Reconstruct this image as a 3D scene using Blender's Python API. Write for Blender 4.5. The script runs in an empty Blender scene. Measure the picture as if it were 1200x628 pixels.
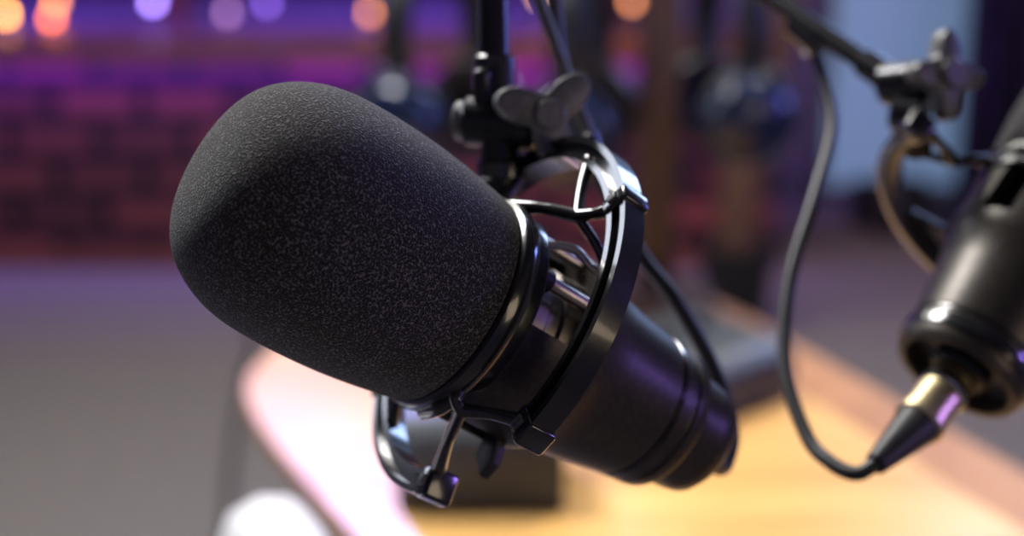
import bpy, bmesh, math, random
from mathutils import Vector, Matrix
random.seed(4)
S=bpy.context.scene
COL=S.collection

# ---------------------------------------------------------------- materials
def new_mat(name):
    m=bpy.data.materials.new(name); m.use_nodes=True
    nt=m.node_tree; b=nt.nodes["Principled BSDF"]
    return m,nt,b
def N(nt,t,**kw):
    n=nt.nodes.new(t)
    for k,v in kw.items(): setattr(n,k,v)
    return n
def coords(nt,kind='Object',scale=(1,1,1),rot=(0,0,0)):
    tc=N(nt,'ShaderNodeTexCoord'); mp=N(nt,'ShaderNodeMapping')
    mp.inputs['Scale'].default_value=scale; mp.inputs['Rotation'].default_value=rot
    nt.links.new(tc.outputs[kind],mp.inputs['Vector']); return mp.outputs['Vector']
def ramp(nt,fac,stops):
    r=N(nt,'ShaderNodeValToRGB'); e=r.color_ramp.elements
    while len(e)<len(stops): e.new(0.5)
    for i,(p,c) in enumerate(stops):
        e[i].position=p; e[i].color=(*c,1)
    nt.links.new(fac,r.inputs['Fac']); return r.outputs['Color']
def simple(name,col,rough=.5,metal=0.,bump=0.,bscale=400,coat=0.,vary=.25,spec=None):
    m,nt,b=new_mat(name)
    v=coords(nt)
    no=N(nt,'ShaderNodeTexNoise'); no.inputs['Scale'].default_value=bscale*.2; no.inputs['Detail'].default_value=4
    nt.links.new(v,no.inputs['Vector'])
    lo=tuple(c*(1-vary) for c in col); hi=tuple(min(1,c*(1+vary)) for c in col)
    nt.links.new(ramp(nt,no.outputs['Fac'],[(.3,lo),(.7,hi)]),b.inputs['Base Color'])
    b.inputs['Roughness'].default_value=rough; b.inputs['Metallic'].default_value=metal
    b.inputs['Coat Weight'].default_value=coat
    if spec is not None: b.inputs['Specular IOR Level'].default_value=spec
    if bump>0:
        n2=N(nt,'ShaderNodeTexNoise'); n2.inputs['Scale'].default_value=bscale; n2.inputs['Detail'].default_value=3
        nt.links.new(v,n2.inputs['Vector'])
        bp=N(nt,'ShaderNodeBump'); bp.inputs['Strength'].default_value=bump; bp.inputs['Distance'].default_value=.6/bscale
        nt.links.new(n2.outputs['Fac'],bp.inputs['Height']); nt.links.new(bp.outputs['Normal'],b.inputs['Normal'])
    return m
def emis(name,col,strength):
    m,nt,b=new_mat(name)
    b.inputs['Base Color'].default_value=(*col,1); b.inputs['Emission Color'].default_value=(*col,1)
    b.inputs['Emission Strength'].default_value=strength; return m

def foam_mat():
    m,nt,b=new_mat('black_foam')
    v=coords(nt)
    vo=N(nt,'ShaderNodeTexVoronoi'); vo.inputs['Scale'].default_value=1600
    no=N(nt,'ShaderNodeTexNoise'); no.inputs['Scale'].default_value=1200; no.inputs['Detail'].default_value=3; no.inputs['Roughness'].default_value=.75
    nt.links.new(v,vo.inputs['Vector']); nt.links.new(v,no.inputs['Vector'])
    mul=N(nt,'ShaderNodeMath',operation='MULTIPLY'); nt.links.new(vo.outputs['Distance'],mul.inputs[0]); nt.links.new(no.outputs['Fac'],mul.inputs[1])
    col=ramp(nt,mul.outputs[0],[(.05,(.003,.003,.003)),(.27,(.017,.0165,.017)),(.47,(.20,.19,.19))])
    nt.links.new(col,b.inputs['Base Color'])
    b.inputs['Roughness'].default_value=.85
    b.inputs['Specular IOR Level'].default_value=.25
    b.inputs['Sheen Weight'].default_value=.14; b.inputs['Sheen Roughness'].default_value=.6
    bp=N(nt,'ShaderNodeBump'); bp.inputs['Strength'].default_value=1.; bp.inputs['Distance'].default_value=.0009
    nt.links.new(mul.outputs[0],bp.inputs['Height']); nt.links.new(bp.outputs['Normal'],b.inputs['Normal'])
    return m
def wood_mat(name,c1,c2,rough=.3,scale=(1,8,8),rot=(0,0,0),coat=.3):
    m,nt,b=new_mat(name)
    v=coords(nt,scale=scale,rot=rot)
    no=N(nt,'ShaderNodeTexNoise'); no.inputs['Scale'].default_value=3; no.inputs['Detail'].default_value=8; no.inputs['Distortion'].default_value=.6
    nt.links.new(v,no.inputs['Vector'])
    nt.links.new(ramp(nt,no.outputs['Fac'],[(.3,c1),(.7,c2)]),b.inputs['Base Color'])
    b.inputs['Roughness'].default_value=rough; b.inputs['Coat Weight'].default_value=coat; b.inputs['Coat Roughness'].default_value=.25
    return m
def brick_mat():
    m,nt,b=new_mat('red_brick')
    tc=N(nt,'ShaderNodeTexCoord'); sp=N(nt,'ShaderNodeSeparateXYZ'); cb=N(nt,'ShaderNodeCombineXYZ')
    nt.links.new(tc.outputs['Object'],sp.inputs[0])
    ad=N(nt,'ShaderNodeMath',operation='ADD'); nt.links.new(sp.outputs['X'],ad.inputs[0]); nt.links.new(sp.outputs['Y'],ad.inputs[1])
    nt.links.new(ad.outputs[0],cb.inputs['X']); nt.links.new(sp.outputs['Z'],cb.inputs['Y'])
    br=N(nt,'ShaderNodeTexBrick'); br.inputs['Scale'].default_value=1
    br.inputs['Brick Width'].default_value=.30; br.inputs['Row Height'].default_value=.125; br.inputs['Mortar Size'].default_value=.024
    br.inputs['Color1'].default_value=(.28,.070,.060,1); br.inputs['Color2'].default_value=(.08,.024,.028,1); br.inputs['Mortar'].default_value=(.008,.006,.012,1)
    nt.links.new(cb.outputs[0],br.inputs['Vector']); nt.links.new(br.outputs['Color'],b.inputs['Base Color'])
    b.inputs['Roughness'].default_value=.5
    bp=N(nt,'ShaderNodeBump'); bp.inputs['Distance'].default_value=.012; bp.invert=True
    nt.links.new(br.outputs['Fac'],bp.inputs['Height']); nt.links.new(bp.outputs['Normal'],b.inputs['Normal'])
    return m

M_foam=foam_mat()
M_body=simple('satin_black_metal',(.054,.047,.040),.38,.6,.06,2500)
M_core=simple('gunmetal',(.20,.18,.16),.34,.9)
M_bronze=simple('brushed_steel',(.50,.45,.40),.3,1.)
M_plas=simple('gloss_black_plastic',(.012,.012,.013),.2,0,.03,900,coat=.6)
M_matte=simple('matte_black_plastic',(.018,.018,.019),.5,0,.1,1200)
M_rub=simple('black_rubber',(.02,.02,.021),.42,0)
M_tube=simple('black_painted_steel',(.020,.020,.024),.26,.5)
M_knob=simple('dark_grey_nylon',(.12,.12,.118),.42,0,.15,1500)
M_gold=simple('nickel_brass',(.85,.68,.40),.36,1.)
M_leather=simple('black_leatherette',(.008,.008,.010),.45,0,.2,500)
M_hpshell=simple('navy_shell',(.010,.018,.05),.22,.2,coat=.4)
M_table=wood_mat('oak_table_top',(.50,.26,.065),(.72,.43,.13),.42,(1.5,9,9),(0,0,.45),coat=.12)
M_edge=wood_mat('walnut_edge',(.28,.12,.045),(.40,.19,.07),.6,(3,3,3),coat=0)
M_post=wood_mat('brown_wood',(.045,.020,.013),(.085,.040,.022),.5,(8,8,1))
M_bark=wood_mat('palm_bark',(.09,.042,.03),(.17,.08,.048),.8,(4,4,22),coat=0)
M_counter=wood_mat('dark_counter_wood',(.13,.042,.018),(.25,.085,.032),.4,(1,8,8))
M_carpet=simple('grey_carpet',(.200,.180,.160),.95,0,.6,180,vary=.15)
M_wall=simple('dark_plaster',(.16,.14,.20),.8,0,.2,60)
M_ceil=simple('ceiling_paint',(.12,.12,.13),.9)
M_brick=brick_mat()
M_pot=simple('black_ceramic',(.010,.010,.012),.5)
M_soil=simple('soil',(.03,.02,.015),.95,0,.8,80)
M_leaf=simple('palm_leaf',(.05,.12,.03),.5,vary=.5,bscale=60)
M_white=simple('white_shell_plastic',(.8,.8,.8),.35,vary=.03)
M_chrome=simple('chrome',(.6,.6,.62),.15,1.)
M_box=simple('graphite_box',(.026,.034,.042),.5,.2,coat=.1)
M_curt=simple('purple_velvet',(.04,.025,.10),.9,vary=.4,bscale=30)
M_led=emis('violet_led',(.22,.04,1.0),5)
M_glass=emis('daylit_glass',(.24,.38,.58),.42)
M_frame=simple('grey_frame',(.12,.13,.15),.5)

# ---------------------------------------------------------------- mesh tools
def finish(name,bm,mat,parent=None,smooth=True,sharp=40):
    bmesh.ops.remove_doubles(bm,verts=bm.verts,dist=1e-7)
    bmesh.ops.recalc_face_normals(bm,faces=bm.faces)
    me=bpy.data.meshes.new(name); bm.to_mesh(me); bm.free()
    if smooth:
        for p in me.polygons: p.use_smooth=True
        try: me.set_sharp_from_angle(angle=math.radians(sharp))
        except Exception: pass
    o=bpy.data.objects.new(name,me); COL.objects.link(o)
    if isinstance(mat,(list,tuple)):
        for mm in mat: me.materials.append(mm)
    else: me.materials.append(mat)
    if parent: o.parent=parent
    return o
def empty(name,mat=None):
    e=bpy.data.objects.new(name,None); e.empty_display_size=.05; COL.objects.link(e)
    if mat is not None: e.matrix_world=mat
    return e
def lathe(name,prof,mat,parent=None,seg=96,a0=0,a1=360,closed=False,M=None,sharp=35):
    bm=bmesh.new(); full=abs(a1-a0)>=359.9
    n=seg if full else max(3,int(seg*abs(a1-a0)/360)+1)
    cols=[]
    for i in range(n if full else n+1):
        a=math.radians(a0+(a1-a0)*i/n); cols.append([bm.verts.new((r*math.cos(a),r*math.sin(a),z)) for r,z in prof])
    k=len(prof); m=len(cols)
    for i in range(m if full else m-1):
        A=cols[i]; B=cols[(i+1)%m]
        for j in range(k if closed else k-1):
            j2=(j+1)%k
            try: bm.faces.new((A[j],B[j],B[j2],A[j2]))
            except Exception: pass
    if closed and not full:
        bm.faces.new(cols[0]); bm.faces.new(cols[-1][::-1])
    bmesh.ops.remove_doubles(bm,verts=bm.verts,dist=1e-6)
    bmesh.ops.dissolve_degenerate(bm,edges=bm.edges,dist=1e-7)
    if M is not None: bmesh.ops.transform(bm,matrix=M,verts=bm.verts)
    return finish(name,bm,mat,parent,sharp=sharp)
def frame_to(p0,d):
    d=Vector(d).normalized(); q=Vector((0,0,1)).rotation_difference(d)
    return Matrix.Translation(Vector(p0))@q.to_matrix().to_4x4()
def cyl(name,p0,p1,r,mat,parent=None,r2=None,seg=40,bev=None):
    p0=Vector(p0);p1=Vector(p1);L=(p1-p0).length; r2=r if r2 is None else r2
    b=min(r,r2,L)*.15 if bev is None else bev
    return lathe(name,[(0,0),(r-b,0),(r,b),(r2,L-b),(r2-b,L),(0,L)],mat,parent,seg,M=frame_to(p0,p1-p0))
def catmull(pts,n=10,closed=False):
    P=[Vector(p) for p in pts]; out=[]
    m=len(P)
    rng=range(m if closed else m-1)
    for i in rng:
        if closed: a,b,c,d=P[(i-1)%m],P[i],P[(i+1)%m],P[(i+2)%m]
        else:
            b,c=P[i],P[i+1]; a=P[i-1] if i>0 else b*2-c; d=P[i+2] if i+2<m else c*2-b
        for k in range(n):
            t=k/n
            out.append(.5*((2*b)+(c-a)*t+(2*a-5*b+4*c-d)*t*t+(3*b-a-3*c+d)*t**3))
    if not closed: out.append(P[-1])
    return out
def tube(name,pts,r,mat,parent=None,seg=16,smooth=True,n=10,flat=1.0,up=None):
    P=catmull(pts,n) if smooth else [Vector(p) for p in pts]
    m=len(P)
    def rad(t):
        if not isinstance(r,(list,tuple)): return r
        x=t*(len(r)-1); i=min(int(x),len(r)-2); f=x-i
        return r[i]*(1-f)+r[i+1]*f
    bm=bmesh.new(); rings=[]
    T=(P[1]-P[0]).normalized(); nrm=Vector(up) if up else T.orthogonal(); nrm=(nrm-T*nrm.dot(T)).normalized()
    for i in range(m):
        T=(P[min(i+1,m-1)]-P[max(i-1,0)]).normalized()
        nrm=(nrm-T*nrm.dot(T)).normalized(); bi=T.cross(nrm); rr=rad(i/(m-1))
        rings.append([bm.verts.new(P[i]+nrm*math.cos(2*math.pi*j/seg)*rr*flat+bi*math.sin(2*math.pi*j/seg)*rr) for j in range(seg)])
    for i in range(m-1):
        for j in range(seg):
            bm.faces.new((rings[i][j],rings[i][(j+1)%seg],rings[i+1][(j+1)%seg],rings[i+1][j]))
    bm.faces.new(rings[0]); bm.faces.new(rings[-1])
    return finish(name,bm,mat,parent,sharp=50)
def box(name,size,loc,mat,parent=None,bev=.003,rot=None,seg=3):
    bm=bmesh.new(); bmesh.ops.create_cube(bm,size=1)
    bmesh.ops.scale(bm,vec=size,verts=bm.verts)
    if bev: bmesh.ops.bevel(bm,geom=list(bm.edges),offset=bev,segments=seg,profile=.5,affect='EDGES')
    M=Matrix.Translation(loc)@(rot.to_4x4() if rot else Matrix())
    bmesh.ops.transform(bm,matrix=M,verts=bm.verts)
    return finish(name,bm,mat,parent,sharp=30)
def prism(name,outline,h,mat,parent=None,M=None,bev=.001,seg=2):
    bm=bmesh.new(); vs=[bm.verts.new((p[0],p[1],0)) for p in outline]
    f=bm.faces.new(vs); r=bmesh.ops.extrude_face_region(bm,geom=[f])
    bmesh.ops.translate(bm,vec=(0,0,h),verts=[v for v in r['geom'] if isinstance(v,bmesh.types.BMVert)])
    if bev:
        ed=[e for e in bm.edges if abs(e.verts[0].co.z-e.verts[1].co.z)<1e-6]
        bmesh.ops.bevel(bm,geom=ed,offset=bev,segments=seg,profile=.5,affect='EDGES')
    if M is not None: bmesh.ops.transform(bm,matrix=M,verts=bm.verts)
    return finish(name,bm,mat,parent,sharp=35)
def star(name,p,d,r,lobes,depth,h,mat,parent,phase=0):
    o=[]
    for i in range(120):
        a=2*math.pi*i/120; k=.5+.5*math.cos(lobes*a); rr=r*((1-depth)+depth*k**1.3)
        o.append((rr*math.cos(a+phase),rr*math.sin(a+phase)))
    return prism(name,o,h,mat,parent,frame_to(p,d),bev=h*.18)

# ---------------------------------------------------------------- microphone
OC=(.0035,-.009,-.004)
def ring_pt(th,r,s):
    a=math.radians(th); return (OC[0]+r*math.cos(a),OC[1]+r*math.sin(a),OC[2]+s)
def ax_pt(th,r,s):
    a=math.radians(th); return (r*math.cos(a),r*math.sin(a),s)
def build_mic(name,mat,wide_end=False):
    E=empty(name,mat)
    prof=[(0,-.1160),(.008,-.1158),(.0150,-.1149),(.0220,-.1128),(.0280,-.1090),(.0328,-.1034),(.0366,-.0958),(.0388,-.087),(.0396,-.076),(.0396,-.065),(.0391,-.054),(.0380,-.043),(.0366,-.033),(.0358,-.0285),(.0350,-.0262),(.030,-.0255)]
    pp=catmull([(r,z,0) for r,z in prof],5)
    lathe('foam_windscreen',[(max(0,p.x),p.y) for p in pp],M_foam,E,seg=160,sharp=80)
    lathe('collar',[(.020,-.028),(.0350,-.0262),(.0366,-.0250),(.0370,-.0225),(.0366,-.0200),(.0355,-.0185),(.0355,-.0150),(.0345,-.0140),(.020,-.0140)],M_plas,E,seg=128)
    for i,(a0,a1) in enumerate([(78,150),(170,215),(235,262),(285,338)]):
        lathe('housing_post_%d'%i,[(.0345,-.0145),(.0342,.0095),(.0300,.0095),(.0300,-.0145)],M_body,E,seg=128,a0=a0,a1=a1,closed=True)
    lathe('capsule_core',[(0,-.020),(.0245,-.020),(.0245,-.004),(.0235,-.003),(.0235,.001),(.0250,.002),(.0250,.020),(0,.020)],M_core,E,seg=96)
    for i,t in enumerate((2,48,100,200,290)):
        cyl('capsule_pin_%d'%i,ax_pt(t,.0305,-.018),ax_pt(t,.0305,.009),.0024,M_bronze,E,seg=20)
        cyl('pin_boss_%d'%i,ax_pt(t,.0305,-.016),ax_pt(t,.0305,-.010),.0036,M_matte,E,seg=20)
    tube('inner_clip',[(.0300,.010,-.012),(.0335,.014,-.004),(.0315,.018,.003),(.0335,.022,.010)],.0014,M_bronze,E,seg=10)
    body=[(.0240,.0085),(.0335,.0085),(.0343,.0095),(.0340,.0125),(.0328,.016),(.0306,.021),(.0294,.028),(.0280,.038),(.0269,.047),(.0262,.0520),(.0256,.0525),(.0254,.0540),(.0261,.0545),(.0257,.0590),(.0249,.0595),(.0249,.0608),(.0256,.0614),(.0252,.0652),(.0243,.0665)]
    if wide_end: body+=[(.0215,.0668),(.0205,.0640),(.0200,.0600),(0,.0600)]
    else: body+=[(.0212,.0668),(.0207,.0685),(.0205,.0780),(.0198,.0830),(.0175,.0855),(0,.0855)]
    lathe('body_shell',body,M_body,E,seg=128)
    lathe('rear_trim_ring',[(.0253,.0527),(.0262,.0531),(.0262,.0538),(.0253,.0541)],M_plas,E,seg=96)
    if wide_end:
        lathe('rear_gloss_band',[(.0250,.0552),(.0268,.0558),(.0271,.0585),(.0268,.0612),(.0250,.0618)],M_plas,E,seg=96)
        cyl('xlr_socket',(0,0,.058),(0,0,.066),.0115,M_matte,E)
    else: cyl('xlr_socket',(0,0,.084),(0,0,.090),.0115,M_matte,E)
    MO=Matrix.Translation(OC)
    def band(nm,a0,a1,w=1.0):
        ri,ro=.0563,.0645
        z0,z1=-.0035,.0045
        cs=[(ri,z0),(ri+.0022,z0),(ri+.0022,z0+.0022),(ro-.0022,z0+.0022),(ro-.0022,z0),(ro,z0),(ro,z1),(ro-.0015,z1+.001),(ri+.0015,z1+.001),(ri,z1)]
        lathe(nm,[(r,z*w) for r,z in cs],M_plas,E,seg=180,a0=a0,a1=a1,closed=True,M=MO)
    band('shock_ring_arc_1',-64,115,1.0)
    band('shock_ring_arc_2',155,226,1.0)
    for i,(t,w) in enumerate([(112,.0085),(36,.006),(-61,.007),(157,.007),(224,.008)]):
        a=math.radians(t); R=Matrix.Rotation(a,3,'Z')
        box('ring_block_%d'%i,(.0105,w,.0105),Vector(ring_pt(t,.0605,.0008)),M_plas,E,.0012,R)
        if i in(0,1,3): box('block_slot_%d'%i,(.0035,w*.5,.002),Vector(ring_pt(t,.0605,-.0046)),M_knob,E,.0005,R)
    def Y(i,tc,tj,rj,sj,ends):
        j=ax_pt(tj,rj,sj); c=ax_pt(tc,.0355,-.021)
        tube('strut_%d_stem'%i,[c,((c[0]+j[0])/2*1.02,(c[1]+j[1])/2*1.02,(c[2]+sj)/2-.001),j],[.0028,.0019,.0023],M_plas,E,seg=14)
        for k,t in enumerate(ends):
            e=ring_pt(t,.0580,-.0005); mid=tuple((e[q]*.5+j[q]*.5) for q in range(3))
            tube('strut_%d_arm_%d'%(i,k),[j,(mid[0]*.985,mid[1]*.985,mid[2]-.0006),e],[.0023,.0018,.0026],M_plas,E,seg=14)
    Y(0,-8,18,.0450,-.009,(36,2))
    Y(1,128,130,.0400,-.018,(112,157))
    Y(2,226,222,.047,-.010,(224,204))
    Y(3,-48,-50,.047,-.010,(-61,-40))
    tube('strut_brace',[ax_pt(18,.0450,-.009),ax_pt(30,.042,.001),ax_pt(42,.036,.010)],.0017,M_plas,E,seg=12)
    tube('strut_brace_2',[ax_pt(128,.0365,-.020),ax_pt(142,.0375,-.021),ax_pt(158,.0365,-.020)],.0022,M_plas,E,seg=12)
    prism('tension_lug',[(-.010,0),(.008,0),(.012,.005),(.004,.011),(-.006,.008)],.004,M_matte,E,Matrix.Translation((-.030,.016,.006))@Matrix.Rotation(math.radians(150),4,'Z'),bev=.0008)
    return E

def basis(o,X,Z):
    X=Vector(X).normalized(); Z=Vector(Z).normalized(); X=(X-Z*X.dot(Z)).normalized(); Y=Z.cross(X)
    return Matrix(((X[0],Y[0],Z[0],o[0]),(X[1],Y[1],Z[1],o[1]),(X[2],Y[2],Z[2],o[2]),(0,0,0,1)))
MM1=basis((0,.4388,1.1101),(.513,.2225,.830),(.765,.3163,-.558))
Z2=Vector((-.6,-.5244,-.6049)).normalized(); D2=Vector((-.77,.1656,.618)).normalized()
X2=D2*math.cos(math.radians(55))+Z2.cross(D2)*math.sin(math.radians(55))
MM2=basis((.2090,.5480,1.1100),X2,Z2)
mic1=build_mic('studio_microphone',MM1)
mic2=build_mic('studio_microphone.001',MM2,True)

# ---------------------------------------------------------------- boom arm 1
B=empty('microphone_boom_arm')
cyl('socket',(-.0045,.4915,1.1430),(-.004,.4955,1.166),.0070,M_tube,B)
cyl('socket_collar',(-.0040,.4928,1.150),(-.0040,.4942,1.157),.0088,M_plas,B)
cyl('pivot_barrel',(-.0165,.499,1.1700),(.0085,.492,1.1700),.0088,M_tube,B)
cyl('pivot_cap',(-.0195,.500,1.1700),(-.0160,.499,1.1700),.0070,M_knob,B)
box('pivot_cheek',(.006,.014,.024),Vector((-.0105,.499,1.177)),M_tube,B,.002)
cyl('knob_stem',(.004,.494,1.1725),(.012,.488,1.1745),.0046,M_bronze,B)
star('wing_knob',(.0110,.4890,1.1735),(.25,-.94,.22),.0190,3,.62,.0070,M_knob,B,phase=.95)
cyl('knob_hub',(.0110,.4890,1.1735),(.0133,.4804,1.1755),.0055,M_knob,B)
cyl('clamp_collar',(-.0064,.5045,1.180),(-.0066,.508,1.192),.0078,M_plas,B)
cyl('lower_tube',(-.006,.500,1.174),(-.0110,.560,1.36),.0056,M_tube,B)
cyl('elbow',(-.020,.560,1.36),(.004,.560,1.36),.012,M_tube,B)
cyl('upper_tube',(-.0110,.560,1.36),(-.05,.75,2.72),.009,M_tube,B)
cyl('ceiling_plate',(-.05,.75,2.72),(-.05,.75,2.80),.05,M_tube,B)
cyl('tension_rod',(-.004,.5500,1.245),(.0300,.5250,1.157),.0024,M_knob,B)
cyl('rod_end',(.0285,.5258,1.161),(.0315,.5235,1.153),.0032,M_plas,B)
cyl('rod_bracket',(-.0085,.532,1.250),(-.003,.5500,1.248),.005,M_tube,B)
CB=empty('microphone_cable')
tube('cord',[(-.002,.566,1.36),(.0120,.560,1.27),(.0181,.5529,1.1886),(.0292,.5333,1.1537),(.0470,.5236,1.1177),(.0610,.5138,1.1004),(.0747,.5024,1.0772),(.0809,.4919,1.0575),(.0785,.4835,1.0480),(.0745,.4760,1.0480),(.0705,.4690,1.0560)],.0030,M_rub,CB,seg=18)

# ---------------------------------------------------------------- boom arm 2
B2=empty('microphone_boom_arm.001')
cyl('arm_tube',(.0898,.6963,1.2214),(.1615,.5840,1.1695),.0046,M_tube,B2)
cyl('arm_tube_sleeve',(.1260,.6400,1.1915),(.1350,.6260,1.1835),.0066,M_plas,B2)
cyl('cable_clip',(.1290,.632,1.1900),(.1330,.637,1.1790),.0040,M_chrome,B2)
cyl('mid_ferrule',(.1490,.6040,1.1785),(.1615,.5840,1.1695),.0062,M_tube,B2)
cyl('swivel_barrel',(.1540,.590,1.1705),(.1760,.570,1.1760),.0085,M_tube,B2)
star('star_knob',(.1715,.5730,1.1760),(.45,-.85,.28),.0185,4,.5,.008,M_knob,B2,phase=.35)
cyl('knob_hub',(.1715,.5730,1.1760),(.1765,.5635,1.1791),.0065,M_knob,B2)
cyl('neck',(.1600,.5850,1.1700),(.1630,.5780,1.1600),.0062,M_tube,B2)
cyl('neck_joint',(.1570,.580,1.1605),(.1670,.572,1.1600),.0080,M_plas,B2)
cyl('neck_lower',(.1625,.5760,1.1600),(.1620,.5600,1.1480),.0058,M_tube,B2)
cyl('elbow',(.078,.6963,1.2214),(.102,.6963,1.2214),.012,M_tube,B2)
cyl('upper_tube',(.0898,.6963,1.2214),(.06,.95,2.72),.010,M_tube,B2)
cyl('ceiling_plate',(.06,.95,2.72),(.06,.95,2.80),.05,M_tube,B2)
C2=empty('microphone_cable.001')
cyl('xlr_barrel',(.1730,.5170,1.0730),(.1500,.4930,1.0580),.0090,M_gold,C2)
cyl('xlr_ring',(.1640,.5076,1.0671),(.1612,.5047,1.0653),.0099,M_chrome,C2)
cyl('xlr_ring_2',(.1528,.4960,1.0598),(.1498,.4928,1.0579),.0097,M_gold,C2)
cyl('xlr_boot',(.1502,.4932,1.0582),(.1300,.4740,1.0500),.0086,M_rub,C2,r2=.0042)
tube('cord',[(.1310,.4750,1.0504),(.1236,.4740,1.0466),(.1160,.4820,1.0475),(.1097,.4958,1.0526),(.1056,.5213,1.0707),(.1112,.5492,1.0972),(.1257,.5776,1.126),(.1373,.6047,1.1501),(.1369,.6254,1.1694),(.1323,.6343,1.1833)],.0028,M_rub,C2,seg=18)

# ---------------------------------------------------------------- table
out=[(-.278,1.47),(-.23,1.62),(-.10,1.74),(.08,1.82),(.20,1.80),(.275,1.68),(.334,1.511),(.455,1.174),(.56,.85),(.55,.55),(.40,.42),(.22,.48),(.08,.66),(-.02,.84),(-.115,1.02),(-.215,1.22),(-.270,1.36)]
sm=[(p.x,p.y) for p in catmull([(x,y,0) for x,y in out],8,True)]
T=empty('wooden_table')
cx=sum(p[0] for p in sm)/len(sm); cy=sum(p[1] for p in sm)/len(sm)
prism('edge_band',sm,.016,M_edge,T,Matrix.Translation((0,0,.733)),bev=.003)
inner=[]
for i,p in enumerate(sm):
    a=Vector(sm[i-1]);b=Vector(sm[(i+1)%len(sm)]); t=(b-a).normalized(); n=Vector((t.y,-t.x))
    if n.dot(Vector((cx,cy))-Vector(p))<0: n=-n
    w=.003+.080*max(0,min(1,(p[0]-0.0)/.28))
    inner.append(tuple(Vector(p)+n*w))
prism('top_panel',inner,.0035,M_table,T,Matrix.Translation((0,0,.7465)),bev=.001)
for i,(x,y) in enumerate([(-.14,1.42),(.16,1.62),(.42,.75),(.16,.78)]):
    cyl('leg_%d'%(i+1),(x,y,0),(x*.9+.02,y*.97+.03,.734),.022,M_edge,T,r2=.03)

# ---------------------------------------------------------------- desk boxes
def desk_box(name,cx,cy,rz,w,d,h):
    E=empty(name,Matrix.Translation((cx,cy,.75))@Matrix.Rotation(rz,4,'Z'))
    prof=[(-d/2,0),(d/2,0),(d/2,h),(-d/2+.02,h*.92),(-d/2,h*.72)]
    bm=bmesh.new(); L=[bm.verts.new((-w/2,y,z)) for y,z in prof]; R=[bm.verts.new((w/2,y,z)) for y,z in prof]
    bm.faces.new(L);bm.faces.new(R[::-1])
    for i in range(5): bm.faces.new((L[i],R[i],R[(i+1)%5],L[(i+1)%5]))
    bmesh.ops.bevel(bm,geom=list(bm.edges),offset=.003,segments=2,profile=.5,affect='EDGES')
    finish('housing',bm,M_box,E,sharp=30)
    for k in range(4):
        cyl('knob_%d'%k,(-w*.3+k*w*.2,d*.1,h*.94),(-w*.3+k*w*.2,d*.1,h+.010),.007,M_matte,E)
desk_box('headphone_amplifier',-.026,1.140,0.0,.140,.11,.085)
desk_box('headphone_amplifier.001',.150,1.335,math.radians(42),.24,.14,.065)

# ---------------------------------------------------------------- headphone stand + headphones
H=empty('headphone_stand')
box('base',(.16,.14,.018),Vector((.165,1.70,.759)),M_post,H,.004)
box('post',(.046,.03,.40),Vector((.178,1.712,.968)),M_post,H,.003)
box('crossbar',(.62,.035,.026),Vector((.09,1.735,1.160)),M_post,H,.004)
def headphones(name,x,y,ztop,rz,sc=1.0):
    E=empty(name,Matrix.Translation((x,y,ztop))@Matrix.Rotation(rz,4,'Z')@Matrix.Scale(sc,4))
    pts=[]
    for i in range(25):
        a=math.radians(-20+220*i/24); pts.append((.078*math.cos(a),0,-.085+.088*math.sin(a)))
    tube('headband',pts,.018,M_leather,E,seg=16,smooth=False,flat=.40,up=(1,0,0))
    for sgn in(-1,1):
        c=Vector((sgn*.074,0,-.165))
        tube('yoke_%d'%sgn,[(sgn*.075,0,-.108),(sgn*.096,.018,-.125),(sgn*.100,.043,-.165)],.004,M_tube,E,seg=10)
        tube('yoke_b%d'%sgn,[(sgn*.075,0,-.108),(sgn*.096,-.018,-.125),(sgn*.100,-.043,-.165)],.004,M_tube,E,seg=10)
        lathe('cup_%d'%sgn,[(0,.034),(.022,.033),(.036,.028),(.044,.018),(.046,.006),(.046,0),(0,0)],M_hpshell,E,seg=48,M=frame_to(c,(sgn,0,0)))
        lathe('cushion_%d'%sgn,[(.018,0),(.046,0),(.049,-.008),(.046,-.017),(.036,-.020),(.024,-.017),(.018,-.006)],M_leather,E,seg=48,closed=True,M=frame_to(c,(sgn,0,0)))
    return E
headphones('headphones',-.090,1.735,1.184,math.radians(62),1.22)
headphones('headphones.001',.085,1.735,1.184,math.radians(78),1.28)
headphones('headphones.002',.262,1.735,1.184,math.radians(100),1.18)

# ---------------------------------------------------------------- white tub chair
CH=empty('white_tub_chair')
bm=bmesh.new(); ccx,ccy,R0=-.42,.72,.30
cols=[]
n=90
for i in range(n+1):
    t=i/n; a=math.radians(39-258*t)
    e=min(t,1-t)*258*math.pi/180*R0
    top=.856-.03*(1-min(1,e/.04))**2
    ring=[]
    prof=[(-.026,.44),(-.032,top-.03),(-.021,top-.006),(0,top),(.021,top-.006),(.032,top-.03),(.026,.44)]
    th=math.sqrt(max(0.02,1-(1-min(1,e/.03))**2))
    for d,z in prof:
        rr=R0+d*th; ring.append(bm.verts.new((ccx+rr*math.cos(a),ccy+rr*math.sin(a),z)))
    cols.append(ring)
for i in range(n):
    for j in range(7):
        bm.faces.new((cols[i][j],cols[i+1][j],cols[i+1][(j+1)%7],cols[i][(j+1)%7]))
bm.faces.new(cols[0]);bm.faces.new(cols[-1])
finish('shell_back',bm,M_white,CH,sharp=60)
lathe('seat',[(0,.40),(.24,.41),(.29,.44),(.29,.465),(.27,.475),(0,.47)],M_white,CH,seg=64,M=Matrix.Translation((ccx,ccy,0)))
for i in range(4):
    a=math.radians(45+90*i); cyl('leg_%d'%(i+1),(ccx+.24*math.cos(a),ccy+.24*math.sin(a),0),(ccx+.14*math.cos(a),ccy+.14*math.sin(a),.41),.011,M_post,CH,r2=.017)

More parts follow.
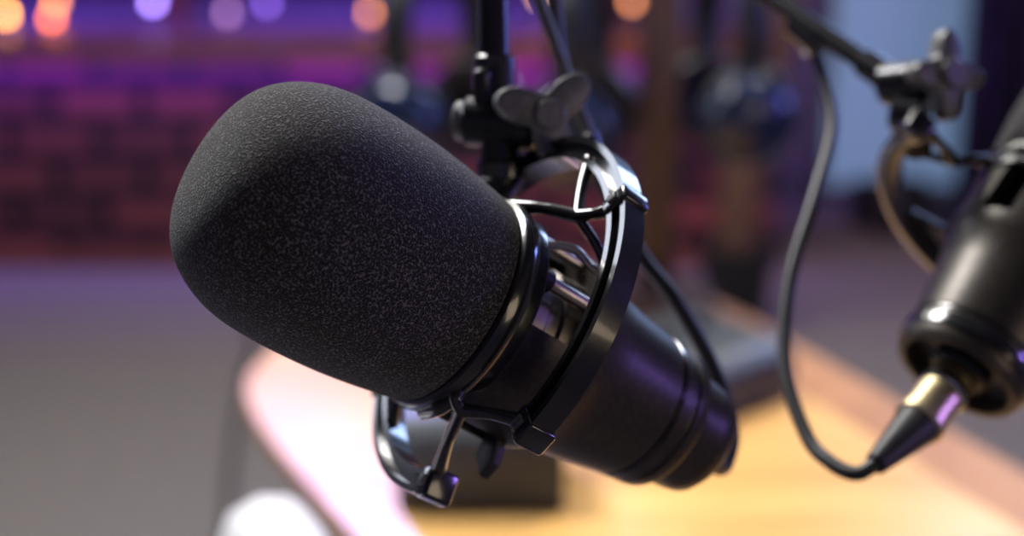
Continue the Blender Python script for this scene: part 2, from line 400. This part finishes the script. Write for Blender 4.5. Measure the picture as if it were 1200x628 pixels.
# ---------------------------------------------------------------- potted palm
PP=empty('potted_palm')
lathe('pot',[(0,0),(.085,0),(.092,.01),(.112,.235),(.118,.240),(.118,.262),(.108,.262),(.104,.235),(0,.235)],M_pot,PP,seg=64,M=Matrix.Translation((.650,3.98,0)))
cyl('soil',(.650,3.98,.225),(.650,3.98,.245),.103,M_soil,PP)
tube('trunk',[(.648,3.98,.22),(.655,4.0,.40),(.69,4.04,.62),(.74,4.08,.85),(.80,4.12,1.15),(.83,4.12,1.45)],[.062,.060,.062,.064,.060,.045],M_bark,PP,seg=28)
for k in range(11):
    a=2*math.pi*k/11+.3; L=.62+.12*random.random(); up=.35+.25*random.random()
    bm=bmesh.new(); c0=Vector((.83,4.12,1.44)); d=Vector((math.cos(a),math.sin(a),0)); sd=Vector((-math.sin(a),math.cos(a),0))
    prev=None
    for i in range(13):
        t=i/12; p=c0+d*L*t+Vector((0,0,up*math.sin(t*2.2)-.10*t*t)); w=.055*math.sin(math.pi*min(1,t*.93+.06))
        r=[bm.verts.new(p-sd*w+Vector((0,0,-w*.4))),bm.verts.new(p),bm.verts.new(p+sd*w+Vector((0,0,-w*.4)))]
        if prev:
            bm.faces.new((prev[0],prev[1],r[1],r[0])); bm.faces.new((prev[1],prev[2],r[2],r[1]))
        prev=r
    o=finish('frond_%d'%k,bm,M_leaf,PP,sharp=80)

# ---------------------------------------------------------------- room shell
def slab(name,x0,x1,y0,y1,z0,z1,mat):
    return box(name,(x1-x0,y1-y0,z1-z0),Vector(((x0+x1)/2,(y0+y1)/2,(z0+z1)/2)),mat,None,0)
slab('floor',-3.2,2.8,-1.6,6.0,-.1,0,M_carpet)
slab('ceiling',-3.2,2.8,-1.6,6.0,2.8,2.9,M_ceil)
slab('wall_back',-3.2,2.8,5.8,5.9,0,2.8,M_wall)
slab('wall_left',-3.2,-3.1,-1.5,5.8,0,2.8,M_wall)
slab('wall_right',2.7,2.8,-1.5,5.8,0,2.8,M_wall)
slab('wall_front',-3.2,2.8,-1.6,-1.5,0,2.8,M_wall)
slab('baseboard_back',.9,2.7,5.775,5.8,0,.1,M_frame)
D=empty('door_1')
box('glass',(.62,.01,2.05),Vector((1.60,5.775,1.06)),M_glass,D,0)
for nm,sx,sz,x,z in [('stile_left',.06,2.15,1.26,1.075),('stile_right',.06,2.15,1.94,1.075),('head_rail',.74,.07,1.60,2.12),('bottom_rail',.74,.06,1.60,.03)]:
    box(nm,(sx,.05,sz),Vector((x,5.772,z)),M_frame,D,.004)
cyl('handle',(1.88,5.73,1.0),(1.88,5.73,1.15),.01,M_chrome,D)
CU=empty('curtain')
bm=bmesh.new(); prev=None
for i in range(161):
    x=1.62+1.03*i/160; y=5.10+.045*math.sin(i*.42)+.015*math.sin(i*.97)
    r=[bm.verts.new((x,y,0.01)),bm.verts.new((x,y+.01*math.sin(i*.2),1.3)),bm.verts.new((x,y,2.7))]
    if prev:
        for j in range(2): bm.faces.new((prev[j],r[j],r[j+1],prev[j+1]))
    prev=r
cu=finish('drape',bm,M_curt,CU,sharp=80)
sol=cu.modifiers.new('t','SOLIDIFY'); sol.thickness=.006
cyl('rail',(1.55,5.10,2.71),(2.69,5.10,2.71),.014,M_chrome,CU)
SP=empty('floor_monitor_speaker',Matrix.Translation((1.45,5.25,0))@Matrix.Rotation(.2,4,'Z'))
bm=bmesh.new(); prof=[(-.14,0),(.14,0),(.14,.17),(.02,.19),(-.14,.06)]
L=[bm.verts.new((-.13,y,z)) for y,z in prof]; R=[bm.verts.new((.13,y,z)) for y,z in prof]
bm.faces.new(L);bm.faces.new(R[::-1])
for i in range(5): bm.faces.new((L[i],R[i],R[(i+1)%5],L[(i+1)%5]))
bmesh.ops.bevel(bm,geom=list(bm.edges),offset=.012,segments=2,profile=.5,affect='EDGES')
finish('cabinet',bm,M_pot,SP,sharp=30)
cyl('woofer',(0,-.055,.118),(0,-.068,.133),.055,M_rub,SP)

# ---------------------------------------------------------------- brick bar counter
BC=empty('brick_bar_counter')
box('brick_base',(3.90,.42,.72),Vector((-1.07,4.88,.36)),M_brick,BC,0)
box('wood_top',(3.96,.56,.045),Vector((-1.06,4.87,.745)),M_counter,BC,.008)
box('wood_plinth',(3.90,.02,.06),Vector((-1.07,4.662,.03)),M_counter,BC,.004)
box('led_apron',(3.90,.010,.026),Vector((-1.07,4.597,.711)),M_counter,BC,.001)
box('led_strip',(3.84,.012,.008),Vector((-1.07,4.612,.7185)),M_led,BC,0)
BS=empty('back_bar_shelf')
for z in(.55,1.0,1.45): box('shelf_%d'%int(z*100),(3.4,.22,.035),Vector((-1.3,5.66,z)),M_counter,BS,.004)
for x in(-2.98,-1.3,.38): box('upright_%d'%int(x*10+40),(.04,.22,1.7),Vector((x,5.66,.85)),M_counter,BS,.004)
box('shelf_led',(3.3,.012,.012),Vector((-1.3,5.54,1.428)),M_led,BS,0)
box('shelf_led_lower',(3.3,.012,.012),Vector((-1.3,5.54,.978)),M_led,BS,0)
SL=empty('string_lights')
bulbs=[(-1.78,.815,(1,.38,.03),20),(-1.62,.80,(1,.20,.02),12),(-1.60,.86,(1,.32,.05),10),(-1.26,.86,(.40,.25,1),14),(-1.0,.82,(.7,.35,.6),3),(-.86,.855,(.4,.2,1),4),(-.50,.82,(1,.34,.07),6),(-.44,.88,(1,.5,.2),5),(.22,.85,(1,.34,.08),7),(.33,.83,(1,.28,.12),7),(.10,.88,(1,.5,.25),6),(.42,.86,(1,.35,.12),6)]
for i,(x,z,c,st) in enumerate(bulbs):
    lathe('bulb_%d'%i,[(0,-.016),(.010,-.013),(.015,-.004),(.015,.003),(.011,.011),(.006,.018),(.006,.026),(0,.026)],emis('bulb_glow_%d'%i,c,st),SL,seg=20,M=Matrix.Translation((x,5.06,z)))
    cyl('bulb_post_%d'%i,(x,5.06,.7685),(x,5.06,z-.012),.003,M_tube,SL,seg=8)
tube('wire',[(b[0],5.06,.7715) for b in sorted(bulbs)],.003,M_rub,SL,seg=8)
tube('floor_cable',[(-.95,4.55,.006),(-.74,3.9,.006),(-.70,3.55,.006),(-.64,3.05,.006),(-.57,2.6,.006),(-.52,2.2,.006),(-.56,1.6,.006)],.009,M_rub,None,seg=10)

# ---------------------------------------------------------------- lights
def area(name,loc,target,size,energy,col,sy=None):
    l=bpy.data.lights.new(name,'AREA'); l.energy=energy; l.color=col; l.size=size
    if sy: l.shape='RECTANGLE'; l.size_y=sy
    o=bpy.data.objects.new(name,l); COL.objects.link(o); o.location=loc
    o.rotation_euler=(Vector(target)-Vector(loc)).to_track_quat('-Z','Y').to_euler(); return o
def spot(name,loc,target,energy,col,ang,blend=.5,rad=.05):
    l=bpy.data.lights.new(name,'SPOT'); l.energy=energy; l.color=col; l.spot_size=math.radians(ang); l.spot_blend=blend; l.shadow_soft_size=rad
    o=bpy.data.objects.new(name,l); COL.objects.link(o); o.location=loc
    o.rotation_euler=(Vector(target)-Vector(loc)).to_track_quat('-Z','Y').to_euler(); return o
area('overhead_soft_fill',(-.70,1.45,2.5),(-.05,.45,1.1),.55,50,(1,.97,.96))  # unseen soft area light added overhead to brighten the foam top
spot('table_spot_warm',(1.0,2.3,2.6),(.34,1.08,.75),195,(1,.87,.64),28,.6,.10)
spot('table_spot_pink',(-.9,3.1,2.6),(-.20,1.24,.75),600,(.33,.30,1),13,.7,.08)
area('window_fill',(1.9,3.6,2.2),(.1,.5,1.1),.8,34,(.42,.58,1.0),1.2)
area('left_cool_fill',(-2.2,2.7,1.9),(0,.45,1.1),.5,11,(.80,.86,1.0),1.0)  # added cool fill that gives the shock ring its pale reflections
area('warm_side_fill',(1.2,-.5,1.3),(.05,.45,1.08),.5,2.6,(1,.80,.55))  # added warm fill for the mic body, no fixture modelled
area('violet_accent_fill',(1.65,.35,1.30),(.2,.52,1.08),.16,4.5,(.34,.20,1),.16)  # unseen violet light added for a rim highlight on the second mic
area('blue_rim_fill',(1.5,1.5,1.45),(.05,.45,1.1),.2,9,(.20,.26,1),.4)  # added blue light from behind right for edge highlights on the mic
spot('headphone_spot_blue',(.6,.9,2.5),(.08,1.735,1.04),30,(.16,.36,1),22,.6,.06)
area('room_fill',(-.6,3.0,2.7),(-.6,3.0,0),1.8,44,(1,.97,.88))
area('bar_violet_wash',(-1.07,4.615,.708),(-1.07,4.68,.50),3.8,14,(.24,.05,1),.012)
area('shelf_violet_wash',(-1.3,5.0,1.35),(-1.3,5.8,.9),3.2,46,(.22,.06,1),.2)
area('magenta_wash',(1.6,3.3,2.6),(1.5,4.8,0),.8,18,(1,.55,.80))
spot('red_wash',(-.1,3.7,1.5),(.35,4.66,.35),22,(1,.16,.10),42,.8,.1)
W=bpy.data.worlds.new('World'); S.world=W; W.use_nodes=True
W.node_tree.nodes['Background'].inputs[0].default_value=(.02,.02,.035,1); W.node_tree.nodes['Background'].inputs[1].default_value=1

# ---------------------------------------------------------------- camera
cd=bpy.data.cameras.new('camera'); cam=bpy.data.objects.new('camera',cd); COL.objects.link(cam)
cam.location=(0,0,1.25); cam.rotation_euler=(math.radians(75),0,0)
cd.sensor_width=36; cd.lens=50; cd.clip_start=.02
cd.dof.use_dof=True; cd.dof.focus_distance=.405; cd.dof.aperture_fstop=4.5
S.camera=cam
S.view_settings.view_transform='Standard'
